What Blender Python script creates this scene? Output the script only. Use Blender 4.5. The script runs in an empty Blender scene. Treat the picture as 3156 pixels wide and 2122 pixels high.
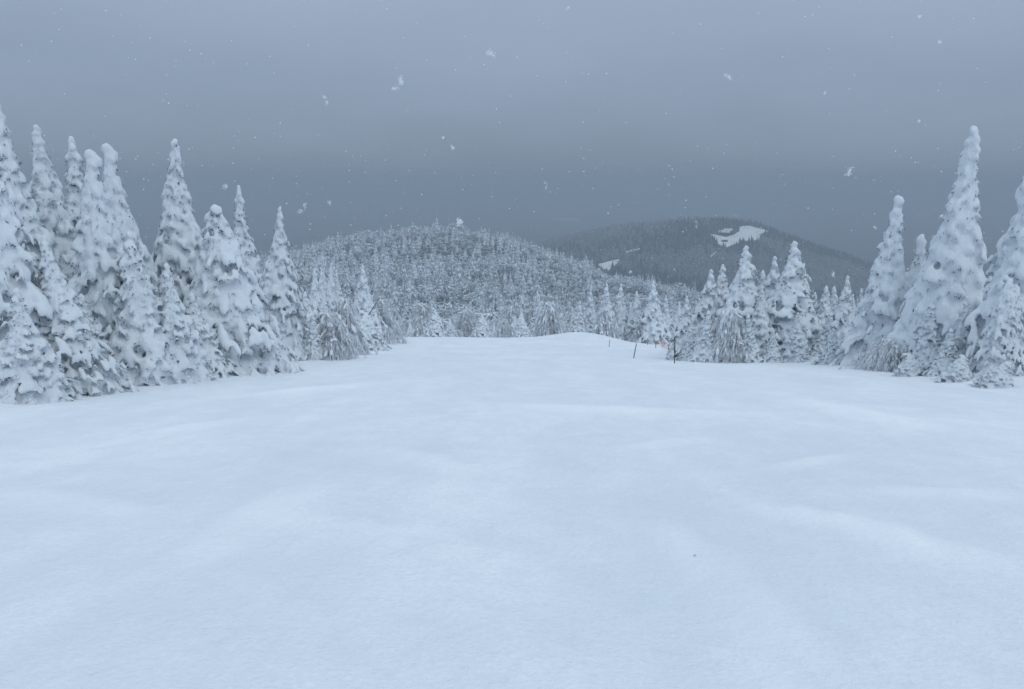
import bpy, bmesh, math, random
import numpy as np
from mathutils import Vector, Matrix, Euler

rng = np.random.default_rng(7)
random.seed(7)
S = bpy.context.scene
COL = S.collection
R_ = math.radians

# ------------------------------------------------------------------ camera
FOC = 2626.0            # focal length in photo pixels (photo 3156 x 2122)
PITCH = R_(11.0)
cam_d = bpy.data.cameras.new('camera')
cam_d.sensor_width = 36.0
cam_d.lens = 36.0 * FOC / 3156.0
cam_d.clip_start = 0.05
cam_d.clip_end = 40000
cam = bpy.data.objects.new('camera', cam_d)
cam.location = (0, 0, 0)
cam.rotation_euler = (R_(90) - PITCH, 0, 0)
COL.objects.link(cam)
S.camera = cam

# ------------------------------------------------------------------ world: overcast sky
W = bpy.data.worlds.new('World'); S.world = W; W.use_nodes = True
nt = W.node_tree; N = nt.nodes; Lk = nt.links
for n in list(N): N.remove(n)
out = N.new('ShaderNodeOutputWorld'); bg = N.new('ShaderNodeBackground')
sky = N.new('ShaderNodeTexSky'); sky.sky_type = 'NISHITA'; sky.sun_disc = False
sky.sun_elevation = R_(48); sky.sun_rotation = R_(150)
tc = N.new('ShaderNodeTexCoord'); sep = N.new('ShaderNodeSeparateXYZ')
Lk.new(tc.outputs['Generated'], sep.inputs[0])
# soft layered structure of the cloud sheet
mp = N.new('ShaderNodeMapping'); mp.inputs['Scale'].default_value = (1.6, 1.6, 5.0)
Lk.new(tc.outputs['Generated'], mp.inputs[0])
nz = N.new('ShaderNodeTexNoise'); nz.inputs['Scale'].default_value = 2.2; nz.inputs['Detail'].default_value = 4
nz.inputs['Roughness'].default_value = .45
Lk.new(mp.outputs[0], nz.inputs['Vector'])
nm = N.new('ShaderNodeMath'); nm.operation = 'MULTIPLY_ADD'
nm.inputs[1].default_value = .14; nm.inputs[2].default_value = -.07
Lk.new(nz.outputs['Fac'], nm.inputs[0])
ad = N.new('ShaderNodeMath'); ad.operation = 'ADD'
Lk.new(sep.outputs['Z'], ad.inputs[0]); Lk.new(nm.outputs[0], ad.inputs[1])
rp = N.new('ShaderNodeValToRGB'); cr = rp.color_ramp; cr.interpolation = 'B_SPLINE'
SKY = [(0.0, (.192, .250, .330)), (.04, (.229, .297, .392)), (.10, (.277, .355, .468)), (.17, (.318, .398, .535)), (.26, (.375, .46, .60)), (.5, (.56, .685, .865)), (1.0, (.85, 1.02, 1.25))]
cr.elements[0].position = SKY[0][0]; cr.elements[0].color = (*SKY[0][1], 1)
cr.elements[1].position = SKY[-1][0]; cr.elements[1].color = (*SKY[-1][1], 1)
for p, c in SKY[1:-1]:
    e = cr.elements.new(p); e.color = (*c, 1)
Lk.new(ad.outputs[0], rp.inputs[0])
sc = N.new('ShaderNodeMix'); sc.data_type = 'RGBA'; sc.blend_type = 'MULTIPLY'; sc.inputs[0].default_value = 1
sc.inputs['B'].default_value = (.08, .08, .08, 1)
Lk.new(sky.outputs[0], sc.inputs['A'])
mx = N.new('ShaderNodeMix'); mx.data_type = 'RGBA'; mx.inputs[0].default_value = .95
Lk.new(sc.outputs['Result'], mx.inputs['A']); Lk.new(rp.outputs[0], mx.inputs['B'])
Lk.new(mx.outputs['Result'], bg.inputs[0]); bg.inputs[1].default_value = 1.0
Lk.new(bg.outputs[0], out.inputs[0])

sun_d = bpy.data.lights.new('sun', 'SUN'); sun_d.energy = .6; sun_d.angle = R_(32); sun_d.color = (1, .97, .93)
sun = bpy.data.objects.new('sun', sun_d); COL.objects.link(sun)
_el, _az = R_(48), R_(150)
sun.rotation_euler = Vector((math.cos(_el)*math.sin(_az), math.cos(_el)*math.cos(_az), math.sin(_el))).to_track_quat('Z', 'Y').to_euler()

S.view_settings.view_transform = 'Standard'; S.view_settings.look = 'None'
S.view_settings.exposure = 0.0; S.view_settings.gamma = 1.0; S.view_settings.use_curve_mapping = False
S.render.engine = 'CYCLES'
S.cycles.volume_bounces = 1
S.cycles.max_bounces = 6
S.cycles.diffuse_bounces = 4

# ------------------------------------------------------------------ small helpers
def tag(o, label=None, cat=None, group=None, kind=None):
    if label: o['label'] = label
    if cat: o['category'] = cat
    if group: o['group'] = group
    if kind: o['kind'] = kind
    return o

def link(name, data, parent=None):
    o = bpy.data.objects.new(name, data); COL.objects.link(o)
    if parent: o.parent = parent
    return o

def mesh_np(name, V, T, mat=None, smooth=True, matidx=None, mats=None):
    """triangles or quads from numpy"""
    V = np.asarray(V, np.float32); T = np.asarray(T, np.int32)
    k = T.shape[1]
    m = bpy.data.meshes.new(name)
    m.vertices.add(len(V)); m.vertices.foreach_set('co', V.ravel())
    m.loops.add(T.size); m.loops.foreach_set('vertex_index', T.ravel())
    m.polygons.add(len(T)); m.polygons.foreach_set('loop_start', np.arange(0, T.size, k, dtype=np.int32))
    m.polygons.foreach_set('use_smooth', np.full(len(T), smooth))
    if mats:
        for x in mats: m.materials.append(x)
    elif mat: m.materials.append(mat)
    if matidx is not None: m.polygons.foreach_set('material_index', np.asarray(matidx, np.int32))
    m.update(calc_edges=True)
    return m

def hash2(ix, iy, s=0):
    h = (ix.astype(np.int64)*374761393 + iy.astype(np.int64)*668265263 + s*1442695041) & 0x7fffffff
    h = ((h ^ (h >> 13))*1274126177) & 0x7fffffff
    return ((h ^ (h >> 16)) & 0xffff)/65535.0

def vnoise(x, y, s=0):
    ix = np.floor(x); iy = np.floor(y); fx = x-ix; fy = y-iy
    fx = fx*fx*(3-2*fx); fy = fy*fy*(3-2*fy)
    a = hash2(ix, iy, s); b = hash2(ix+1, iy, s); c = hash2(ix, iy+1, s); d = hash2(ix+1, iy+1, s)
    return (a*(1-fx)+b*fx)*(1-fy)+(c*(1-fx)+d*fx)*fy - .5

def sstep(a, b, x):
    t = np.clip((x-a)/(b-a), 0, 1); return t*t*(3-2*t)

# ------------------------------------------------------------------ the lie of the land
_ty = np.array([-60, 0, 30, 60, 66, 75, 90, 110, 140, 180, 230, 300, 420, 800, 1200, 2000, 3000, 8000.])
_tz = np.array([4, -1.6, -6.4, -11.2, -12.3, -14.5, -17.4, -20.6, -27, -33, -39, -46, -60, -140, -165, -205, -235, -240.])
_d1 = np.arange(-60, 330, .5); _z1 = np.interp(_d1, _ty, _tz)
_k = np.exp(-np.linspace(-2, 2, 15)**2); _k /= _k.sum()
_z1 = np.convolve(np.pad(_z1, 7, mode='reflect', reflect_type='odd'), _k, 'valid')
_d2 = np.arange(330, 8000, 20.); _z2 = np.interp(_d2, _ty, _tz)
PY = np.concatenate([_d1, _d2]); PZ = np.concatenate([_z1, _z2])

def tan_of(y_px):
    v = (1061-y_px)/FOC
    return (math.sin(PITCH) - v*math.cos(PITCH))/(math.cos(PITCH)+v*math.sin(PITCH))
def x_of(px, y_px, Y):
    v = (1061-y_px)/FOC
    return (px-1578)/FOC/(math.cos(PITCH)+v*math.sin(PITCH))*Y

# wooded hill straight behind the slope: skyline of its ground
HY = 430.
_hp = [(300, 860), (600, 830), (800, 805), (930, 785), (1000, 765), (1100, 744), (1200, 737), (1350, 733), (1500, 745), (1650, 780), (1800, 824), (1850, 862), (1900, 878), (2000, 892), (2200, 940), (2600, 1000)]
HX = np.array([x_of(p, y, HY) for p, y in _hp]); HZ = np.array([-tan_of(y)*HY for p, y in _hp])
# mountain to the right, further off
MY = 1500.
_mp = [(1300, 900), (1500, 800), (1600, 775), (1700, 748), (1790, 726), (1900, 705), (2000, 698), (2100, 684), (2180, 680), (2260, 688), (2310, 694), (2370, 712), (2450, 742), (2520, 768), (2600, 792), (2700, 830), (2900, 900)]
MX = np.array([x_of(p, y, MY) for p, y in _mp]); MZ = np.array([-tan_of(y)*MY for p, y in _mp])

RIDGES = None
def ground(x, y, detail=True):
    x = np.asarray(x, float); y = np.asarray(y, float)
    z = np.interp(y, PY, PZ)
    b = z.copy()
    # hill
    hz = np.interp(x*HY/np.maximum(y, 150.), HX, HZ)
    base = np.interp(HY, PY, PZ)
    z = z + (hz-base)*np.exp(-((y-HY)/np.where(y < HY, 125., 110.))**2)*(y > 90)
    z = z + 3.5*np.exp(-((x-48)/34)**2-((y-330)/60)**2)
    # mountain
    mz = np.interp(x*MY/np.maximum(y, 700.), MX, MZ)
    base2 = np.interp(MY, PY, PZ)
    z = z + (mz-base2)*np.exp(-((y-MY)/np.where(y < MY, 330., 260.))**2)*(y > 500)*sstep(-150, 60, x)
    z = z + 45*np.exp(-((x+260)/620)**2-((y-3100)/420)**2)
    # roughness of the wooded land
    far = sstep(100, 200, y)
    z = z + far*(vnoise(x/38, y/38, 3)*5 + vnoise(x/16, y/16, 4)*1.8)
    # near slope: gentle rolls, drifts, the snow bank under the trees
    nr = 1-sstep(90, 130, y)
    z = z + nr*(vnoise(x/9+3, y/14, 5)*.26 + vnoise(x/4+1, y/5, 6)*.05)
    bl = sstep(8.6, 10.6, -x+vnoise(y/3, y*0, 8)*1.2)
    br = sstep(9.2, 11.4, x+vnoise(y/3, y*0, 9)*1.2 + 4.2*sstep(27, 29.5, y)*(1-sstep(36, 40, y)))
    z = z + nr*(bl*(.42+vnoise(x/1.3, y/1.3, 10)*.5) + br*(.10+vnoise(x/1.3, y/1.3, 11)*.35))
    # small roll on the brow
    z = z + .42*np.exp(-((x-4.6)/2.2)**2-((y-60)/6)**2)
    z = z - .55*sstep(5.5, 10, x)*sstep(36, 60, y)*nr
    if detail:
        z = z + nr*(vnoise(x/1.0+y/3, y/2.6-x/5, 12)*.022 + vnoise((x+y*.55)/1.1, (y-x*.5)/3.8, 13)*.028
                    + vnoise((x-y*.7)/.9, (y+x*.6)/3.1, 15)*.020 + vnoise(x/.35, y/.4, 14)*.006)
        if RIDGES is not None:
            near = (y < 60) & (y > 1)
            if near.any():
                add = np.zeros(near.sum()); xx = x[near]; yy = y[near]
                for (xa, ya, xb, yb, w, h) in RIDGES:
                    dx, dy = xb-xa, yb-ya; L2 = dx*dx+dy*dy
                    t = np.clip(((xx-xa)*dx+(yy-ya)*dy)/L2, 0, 1)
                    d = ((xx-xa)*dy-(yy-ya)*dx)/math.sqrt(L2); e2 = (xx-xa-t*dx)**2+(yy-ya-t*dy)**2
                    env = np.exp(-e2/w**2)*np.sin(np.pi*np.clip(t*.96+.02, 0, 1))**.5
                    add += h*env*(1+.8*np.tanh(d/w*2))
                z[near] += add
    return z

def g1(x, y): return float(ground(np.array([x]), np.array([y]), False)[0])

def hit(px, py, y0=2., y1=3000.):
    """where the line of sight through a photo pixel meets the land"""
    t = tan_of(py); ys = np.exp(np.linspace(math.log(y0), math.log(y1), 6000))
    xs = x_of(px, py, ys)
    d = ground(xs, ys, False) + t*ys
    i = np.argmax(d > 0)
    return float(xs[i]), float(ys[i])

_rd = [((2370, 1550), (2700, 1608), .22, .030), ((2680, 1604), (3160, 1740), .26, .035), ((2330, 1445), (2600, 1392), .22, .022),
       ((2060, 1600), (2330, 1800), .22, .020), ((2330, 1800), (2570, 2060), .20, .024), ((1900, 1380), (2100, 1345), .25, .02),
       ((400, 1335), (760, 1285), .3, .022), ((460, 1760), (900, 1480), .30, .02), ((860, 1560), (1250, 1640), .2, .015),
       ((1200, 1370), (1500, 1450), .3, .02), ((2500, 1230), (3000, 1330), .4, .03), ((1560, 1240), (2250, 1270), .5, .03),
       ((600, 1230), (1150, 1175), .5, .03), ((2650, 1500), (3150, 1520), .25, .02), ((100, 1500), (500, 1580), .25, .018)]
RIDGES = []
for a, b, w, h in _rd:
    A_, B_ = hit(*a), hit(*b); RIDGES.append((*A_, *B_, w, h))

# ------------------------------------------------------------------ materials
def new_mat(name):
    m = bpy.data.materials.new(name); m.use_nodes = True
    nt = m.node_tree; b = nt.nodes['Principled BSDF']
    b.inputs['Specular IOR Level'].default_value = .15
    return m, nt, b

def nd(nt, t, **k):
    n = nt.nodes.new(t)
    for a, v in k.items(): setattr(n, a, v)
    return n

def noise(nt, vec, scale, detail=3, rough=.5):
    n = nd(nt, 'ShaderNodeTexNoise'); n.inputs['Scale'].default_value = scale
    n.inputs['Detail'].default_value = detail; n.inputs['Roughness'].default_value = rough
    if vec: nt.links.new(vec, n.inputs['Vector'])
    return n.outputs['Fac']

def ramp(nt, fac, stops):
    r = nd(nt, 'ShaderNodeValToRGB'); e = r.color_ramp.elements
    e[0].position, e[1].position = stops[0][0], stops[-1][0]
    e[0].color = (*stops[0][1], 1); e[1].color = (*stops[-1][1], 1)
    for p, c in stops[1:-1]:
        k = e.new(p); k.color = (*c, 1)
    nt.links.new(fac, r.inputs[0]); return r.outputs[0]

def mathn(nt, op, a, b=None, c=None):
    n = nd(nt, 'ShaderNodeMath', operation=op)
    for i, v in enumerate((a, b, c)):
        if v is None: continue
        if isinstance(v, (int, float)): n.inputs[i].default_value = v
        else: nt.links.new(v, n.inputs[i])
    return n.outputs[0]

def mixc(nt, f, a, b):
    n = nd(nt, 'ShaderNodeMix', data_type='RGBA')
    if isinstance(f, (int, float)): n.inputs[0].default_value = f
    else: nt.links.new(f, n.inputs[0])
    for k, v in (('A', a), ('B', b)):
        if isinstance(v, tuple): n.inputs[k].default_value = (*v, 1)
        else: nt.links.new(v, n.inputs[k])
    return n.outputs['Result']

def bump(nt, b, h, strength, dist):
    n = nd(nt, 'ShaderNodeBump'); n.inputs['Strength'].default_value = strength; n.inputs['Distance'].default_value = dist
    nt.links.new(h, n.inputs['Height']); nt.links.new(n.outputs[0], b.inputs['Normal'])

def mapping(nt, vec, scale=(1, 1, 1), rot=(0, 0, 0)):
    m = nd(nt, 'ShaderNodeMapping'); m.inputs['Scale'].default_value = scale; m.inputs['Rotation'].default_value = rot
    nt.links.new(vec, m.inputs[0]); return m.outputs[0]

SNOW = (.80, .85, .90)
SNOW_T = (.80, .85, .90)

# packed piste snow: wind streaks, faint grain
M_slope, nt, b = new_mat('slope_snow')
g = nd(nt, 'ShaderNodeNewGeometry').outputs['Position']
st = noise(nt, mapping(nt, g, (.95, .28, .5), (0, 0, R_(28))), 1.0, 5, .6)
st2 = noise(nt, mapping(nt, g, (.60, .20, .5), (0, 0, R_(-48))), 1.0, 4, .55)
big = noise(nt, g, .22, 3)
gr = noise(nt, g, 55, 2, .7)
mid = noise(nt, g, 7, 4, .6)
s = mathn(nt, 'ADD', mathn(nt, 'MULTIPLY', st, .45), mathn(nt, 'MULTIPLY', st2, .35))
s = mathn(nt, 'ADD', s, mathn(nt, 'MULTIPLY', big, .2))
c = ramp(nt, s, [(.38, (.72, .765, .83)), (.5, (.79, .83, .885)), (.62, (.87, .90, .935))])
fine = noise(nt, mapping(nt, g, (2.4, 1.6, 2), (0, 0, R_(22))), 1.0, 6, .68)
c = mixc(nt, ramp(nt, fine, [(.40, (.42, .42, .42)), (.60, (0, 0, 0))]), c, (.68, .72, .80))
spk = noise(nt, g, 26, 3, .75)
c = mixc(nt, ramp(nt, spk, [(.40, (.40, .40, .40)), (.62, (0, 0, 0))]), c, (.66, .70, .77))
pit = noise(nt, mapping(nt, g, (1, .8, 1)), 4.5, 2, .5)
pitm = mathn(nt, 'MULTIPLY', ramp(nt, pit, [(.66, (0, 0, 0)), (.74, (1, 1, 1))]), ramp(nt, noise(nt, g, .5, 2), [(.5, (0, 0, 0)), (.62, (1, 1, 1))]))
c = mixc(nt, mathn(nt, 'MULTIPLY', pitm, .15), c, (.66, .70, .76))
la = nd(nt, 'ShaderNodeAttribute'); la.attribute_name = 'drift_shading'  # drifts: paler fresh snow, with the shading of their flanks painted in
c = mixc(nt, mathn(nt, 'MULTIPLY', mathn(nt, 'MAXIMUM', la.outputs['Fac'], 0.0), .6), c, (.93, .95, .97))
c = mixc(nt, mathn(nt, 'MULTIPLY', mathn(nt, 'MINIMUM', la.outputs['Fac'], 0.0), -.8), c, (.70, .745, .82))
nt.links.new(c, b.inputs['Base Color']); b.inputs['Roughness'].default_value = .75
h = mathn(nt, 'ADD', mathn(nt, 'MULTIPLY', st, 1.2), mathn(nt, 'MULTIPLY', mid, .22))
h = mathn(nt, 'ADD', h, mathn(nt, 'MULTIPLY', gr, .05))
h = mathn(nt, 'MULTIPLY_ADD', fine, .5, h)
h = mathn(nt, 'MULTIPLY_ADD', spk, .10, h)
h = mathn(nt, 'MULTIPLY_ADD', pitm, -.06, h)
bump(nt, b, h, .8, .07)

# forest floor under the far trees
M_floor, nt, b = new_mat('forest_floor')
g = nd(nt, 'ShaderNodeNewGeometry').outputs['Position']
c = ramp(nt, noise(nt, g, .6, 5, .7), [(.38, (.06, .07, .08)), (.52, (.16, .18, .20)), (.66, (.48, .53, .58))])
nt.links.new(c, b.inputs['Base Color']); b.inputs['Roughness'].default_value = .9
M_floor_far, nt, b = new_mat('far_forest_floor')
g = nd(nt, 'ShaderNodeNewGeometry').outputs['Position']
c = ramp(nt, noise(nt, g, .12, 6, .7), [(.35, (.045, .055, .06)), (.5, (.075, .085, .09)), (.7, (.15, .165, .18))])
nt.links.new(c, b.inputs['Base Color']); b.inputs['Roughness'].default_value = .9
M_field, nt, b = new_mat('field_snow')
g = nd(nt, 'ShaderNodeNewGeometry').outputs['Position']
c = ramp(nt, noise(nt, g, .05, 4, .6), [(.3, (.80, .84, .88)), (.7, (.90, .92, .95))])
nt.links.new(c, b.inputs['Base Color']); b.inputs['Roughness'].default_value = .8

def clump_snow(name, dark_amt, spot_scale, dark=(.022, .028, .026), lo=.33, bs=.5):
    """snow on boughs: lies on what faces up, lets needles show beneath and in streaks"""
    m, nt, b = new_mat(name)
    oc = nd(nt, 'ShaderNodeTexCoord').outputs['Object']
    gn = nd(nt, 'ShaderNodeNewGeometry')
    sp = nd(nt, 'ShaderNodeSeparateXYZ'); nt.links.new(gn.outputs['Normal'], sp.inputs[0])
    n1 = noise(nt, mapping(nt, oc, (1, 1, .42)), spot_scale, 4, .62)
    n2 = noise(nt, oc, spot_scale*4, 3, .6)
    n3 = noise(nt, oc, 1.1, 2)
    # needles: chance grows where the surface turns down
    v = mathn(nt, 'MULTIPLY_ADD', sp.outputs['Z'], .30, n1)
    v = mathn(nt, 'MULTIPLY_ADD', n2, .24, v)
    v = mathn(nt, 'MULTIPLY_ADD', n3, .16, v)
    f = nd(nt, 'ShaderNodeMapRange'); f.inputs['From Min'].default_value = lo+dark_amt; f.inputs['From Max'].default_value = lo+dark_amt+.10
    nt.links.new(v, f.inputs[0])
    frost = mixc(nt, n2, (.20, .225, .24), (.56, .60, .64))
    dk = mixc(nt, ramp(nt, n2, [(.42, (0, 0, 0)), (.58, (1, 1, 1))]), dark, frost)
    sn = mixc(nt, n1, (.60, .655, .70), (.76, .81, .86))
    c = mixc(nt, f.outputs[0], dk, sn)
    nt.links.new(c, b.inputs['Base Color']); b.inputs['Roughness'].default_value = .8
    hh = mathn(nt, 'ADD', mathn(nt, 'MULTIPLY', n2, .5), n1)
    bump(nt, b, hh, bs, .05)
    return m

M_snow = clump_snow('bough_snow', .055, 8.0, bs=.8)
M_snow_b = clump_snow('bough_snow_rimed', .10, 8.5, bs=.6)
M_snow_mid = clump_snow('bough_snow_mid', .13, 5.0)

M_need, nt, b = new_mat('frosted_needles')
oc = nd(nt, 'ShaderNodeTexCoord').outputs['Object']
c = ramp(nt, noise(nt, oc, 9, 4, .7), [(.34, (.025, .034, .034)), (.42, (.14, .16, .17)), (.50, (.50, .54, .58)), (.6, (.70, .75, .80))])
nt.links.new(c, b.inputs['Base Color']); b.inputs['Roughness'].default_value = .9
M_core, nt, b = new_mat('inner_needles')
oc = nd(nt, 'ShaderNodeTexCoord').outputs['Object']
c = ramp(nt, noise(nt, oc, 12, 4, .7), [(.38, (.02, .027, .03)), (.48, (.13, .15, .165)), (.60, (.42, .46, .50))])
nt.links.new(c, b.inputs['Base Color']); b.inputs['Roughness'].default_value = 1
M_twig, nt, b = new_mat('rimed_twigs')
oc = nd(nt, 'ShaderNodeTexCoord').outputs['Object']
c = ramp(nt, noise(nt, oc, 6, 4, .7), [(.28, (.22, .24, .25)), (.38, (.62, .66, .70)), (.50, (.82, .86, .91))])
nt.links.new(c, b.inputs['Base Color']); b.inputs['Roughness'].default_value = .9
M_bark, nt, b = new_mat('bark')
oc = nd(nt, 'ShaderNodeTexCoord').outputs['Object']
c = ramp(nt, noise(nt, mapping(nt, oc, (6, 6, 1)), 3, 4), [(.35, (.02, .018, .016)), (.6, (.07, .06, .055)), (.8, (.4, .42, .45))])
nt.links.new(c, b.inputs['Base Color']); b.inputs['Roughness'].default_value = .95

def frost_mat(name, lo, hi, sc=1.0, up=.35):
    m, nt, b = new_mat(name)
    g = nd(nt, 'ShaderNodeNewGeometry')
    sp = nd(nt, 'ShaderNodeSeparateXYZ'); nt.links.new(g.outputs['Normal'], sp.inputs[0])
    n1 = noise(nt, g.outputs['Position'], sc, 5, .7)
    n0 = noise(nt, g.outputs['Position'], sc*.09, 3, .6)
    az = mathn(nt, 'ABSOLUTE', sp.outputs['Z'])
    v = mathn(nt, 'MULTIPLY_ADD', az, up, n1)
    v = mathn(nt, 'MULTIPLY_ADD', n0, .5, v)
    f = nd(nt, 'ShaderNodeMapRange'); f.inputs['From Min'].default_value = .62; f.inputs['From Max'].default_value = 1.0
    nt.links.new(v, f.inputs[0])
    c = mixc(nt, f.outputs[0], lo, hi)
    nt.links.new(c, b.inputs['Base Color']); b.inputs['Roughness'].default_value = .9
    return m
M_hilltree = frost_mat('hill_spruce', (.12, .14, .155), (.74, .80, .87), .9, .46)
M_hillwood = frost_mat('hill_hardwood', (.34, .375, .41), (.74, .80, .87), .9, .3)
M_fartree = frost_mat('far_spruce', (.025, .035, .04), (.12, .14, .16), .25, .25)
M_farwood = frost_mat('far_hardwood', (.22, .24, .26), (.46, .49, .53), .2, .2)

# ------------------------------------------------------------------ the ground sheet, split by what it is
def axis(parts):
    a = [parts[0][0]]
    for lo, hi, n in parts:
        a += list(np.linspace(lo, hi, n+1)[1:])
    return np.array(a)
gx = axis([(-6800, -900, 22), (-900, -200, 40), (-200, -40, 60), (-40, -14, 50), (-14, 14, 120), (14, 40, 50), (40, 200, 60), (200, 900, 80), (900, 6800, 22)])
gy = axis([(-60, 0, 20), (0, 12, 90), (12, 40, 110), (40, 90, 90), (90, 180, 40), (180, 560, 70), (560, 1800, 80), (1800, 3600, 40), (3600, 7600, 16)])
GX, GY = np.meshgrid(gx, gy)
GZ = ground(GX, GY)
GV = np.stack([GX, GY, GZ], -1).reshape(-1, 3)
nx = len(gx); ny = len(gy)
ii, jj = np.meshgrid(np.arange(nx-1), np.arange(ny-1))
base = (jj*nx+ii).ravel()
GQ = np.stack([base, base+1, base+nx+1, base+nx], -1)
cy = GV[GQ].mean(1)
def ground_part(name, mask, mat):
    q = GQ[mask]; u, inv = np.unique(q, return_inverse=True)
    m = mesh_np(name, GV[u], inv.reshape(q.shape), mat)
    o = link(name, m); tag(o, kind='structure'); return o
ymid = cy[:, 1]
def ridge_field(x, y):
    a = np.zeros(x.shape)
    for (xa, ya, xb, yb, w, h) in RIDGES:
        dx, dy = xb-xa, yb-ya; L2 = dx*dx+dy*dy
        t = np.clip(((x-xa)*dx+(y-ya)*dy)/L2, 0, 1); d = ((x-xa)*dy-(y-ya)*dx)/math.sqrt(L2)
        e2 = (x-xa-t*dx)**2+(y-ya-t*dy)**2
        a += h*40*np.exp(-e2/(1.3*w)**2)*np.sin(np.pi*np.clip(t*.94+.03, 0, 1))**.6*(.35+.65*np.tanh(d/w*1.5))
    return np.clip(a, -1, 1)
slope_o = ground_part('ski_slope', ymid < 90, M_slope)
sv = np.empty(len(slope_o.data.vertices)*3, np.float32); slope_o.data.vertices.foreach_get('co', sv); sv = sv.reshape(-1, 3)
at = slope_o.data.attributes.new('drift_shading', 'FLOAT', 'POINT'); at.data.foreach_set('value', ridge_field(sv[:, 0], sv[:, 1]).astype(np.float32))
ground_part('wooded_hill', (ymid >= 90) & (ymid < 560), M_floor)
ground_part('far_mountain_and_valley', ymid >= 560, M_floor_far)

# ------------------------------------------------------------------ haze: the snow-filled air
hz = bmesh.new(); bmesh.ops.create_cube(hz, size=1)
for v in hz.verts:
    v.co = Vector((v.co.x*13800, (v.co.y+.5)*7720-90, 24.0 if v.co.z > 0 else float(GZ.min())-1.0))
hm = bpy.data.meshes.new('haze'); hz.to_mesh(hm); hz.free()
mh = bpy.data.materials.new('haze'); mh.use_nodes = True
hn = mh.node_tree; hn.nodes.remove(hn.nodes['Principled BSDF'])
pv = hn.nodes.new('ShaderNodeVolumePrincipled')
pv.inputs['Color'].default_value = (.515, .582, .655, 1); pv.inputs['Density'].default_value = .00068
pv.inputs['Anisotropy'].default_value = 0
hn.links.new(pv.outputs[0], hn.nodes['Material Output'].inputs['Volume'])
hm.materials.append(mh)
hazeo = link('haze', hm); tag(hazeo, 'pale snow-filled air that fades the far hills', None, None, 'stuff')

# ------------------------------------------------------------------ blob meshes for snow
_bm = bmesh.new(); bmesh.ops.create_icosphere(_bm, subdivisions=1, radius=1)
ICO_V = np.array([v.co[:] for v in _bm.verts]); ICO_F = np.array([[v.index for v in f.verts] for f in _bm.faces])
_bm.free()

def frames(D):
    D = D/np.linalg.norm(D, axis=1, keepdims=True)
    up = np.tile([0, 0, 1.], (len(D), 1)); par = np.abs(D[:, 2]) > .95; up[par] = [1, 0, 0]
    X = np.cross(up, D); X /= np.linalg.norm(X, axis=1, keepdims=True)
    Y = np.cross(D, X)
    return X, Y, D

def blob_arrays(C, D, la, lb, lc):
    """ellipsoids: centre C, long axis D (half length la), side lb, thickness lc"""
    X, Y, Z = frames(D)
    V = (C[:, None, :] + ICO_V[None, :, 0, None]*X[:, None, :]*lb[:, None, None]
         + ICO_V[None, :, 1, None]*Y[:, None, :]*lc[:, None, None]
         + ICO_V[None, :, 2, None]*Z[:, None, :]*la[:, None, None]).reshape(-1, 3)
    F = (ICO_F[None] + (np.arange(len(C))*len(ICO_V))[:, None, None]).reshape(-1, 3)
    return V, F

_tex = bpy.data.textures.new('lumps', 'CLOUDS'); _tex.noise_scale = .16; _tex.noise_depth = 2
def fuse(V, F, voxel, mat, disp=.028, name='snow_cover', dec=.42):
    m = mesh_np('tmp', V, F)
    o = bpy.data.objects.new('tmp', m); COL.objects.link(o)
    r = o.modifiers.new('r', 'REMESH'); r.mode = 'VOXEL'; r.voxel_size = voxel; r.use_smooth_shade = True
    if dec < 1:
        q = o.modifiers.new('q', 'DECIMATE'); q.ratio = dec
    if disp:
        d = o.modifiers.new('d', 'DISPLACE'); d.texture = _tex; d.strength = disp; d.mid_level = .5; d.texture_coords = 'LOCAL'
    dg = bpy.context.evaluated_depsgraph_get(); dg.update()
    nm = bpy.data.meshes.new_from_object(o.evaluated_get(dg))
    bpy.data.objects.remove(o); bpy.data.meshes.remove(m)
    nm.name = name; nm.materials.clear(); nm.materials.append(mat)
    return nm

def spikes(P, D, L, Wd):
    """thin 3-sided spikes: 4 verts, 3 tris each"""
    X, Y, Z = frames(D)
    n = len(P); a = rng.uniform(0, 6.28, n)
    vs = []
    for k in range(3):
        th = a + k*2.094
        vs.append(P + (X*np.cos(th)[:, None]+Y*np.sin(th)[:, None])*Wd[:, None])
    vs.append(P + Z*L[:, None])
    V = np.stack(vs, 1).reshape(-1, 3)
    F = np.array([[0, 1, 3], [1, 2, 3], [2, 0, 3]])[None] + (np.arange(n)*4)[:, None, None]
    return V, F.reshape(-1, 3)

def tubes(paths, r0, r1, sides=3):
    """paths: (n, k, 3); tapered tubes as quads"""
    paths = np.asarray(paths); n, k, _ = paths.shape
    T = np.gradient(paths, axis=1).reshape(-1, 3)
    X, Y, Z = frames(T+1e-6)
    X = X.reshape(n, k, 3); Y = Y.reshape(n, k, 3)
    rr = (r0[:, None]*(1-np.linspace(0, 1, k))[None] + r1[:, None]*np.linspace(0, 1, k)[None])[..., None]
    V = np.stack([paths + (X*math.cos(2*math.pi*s/sides)+Y*math.sin(2*math.pi*s/sides))*rr for s in range(sides)], 2)
    V = V.reshape(-1, 3)
    F = []
    i0 = (np.arange(n)[:, None]*k + np.arange(k-1)[None]).ravel()
    for s in range(sides):
        s2 = (s+1) % sides
        F.append(np.stack([i0*sides+s, i0*sides+s2, (i0+1)*sides+s2, (i0+1)*sides+s], -1))
    return V, np.concatenate(F)

def cat(*vf):
    V = []; F = []; o = 0
    for v, f in vf:
        V.append(v); F.append(f+o); o += len(v)
    return np.concatenate(V), np.concatenate(F)

def quad2tri(F): return np.concatenate([F[:, [0, 1, 2]], F[:, [0, 2, 3]]])

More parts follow.
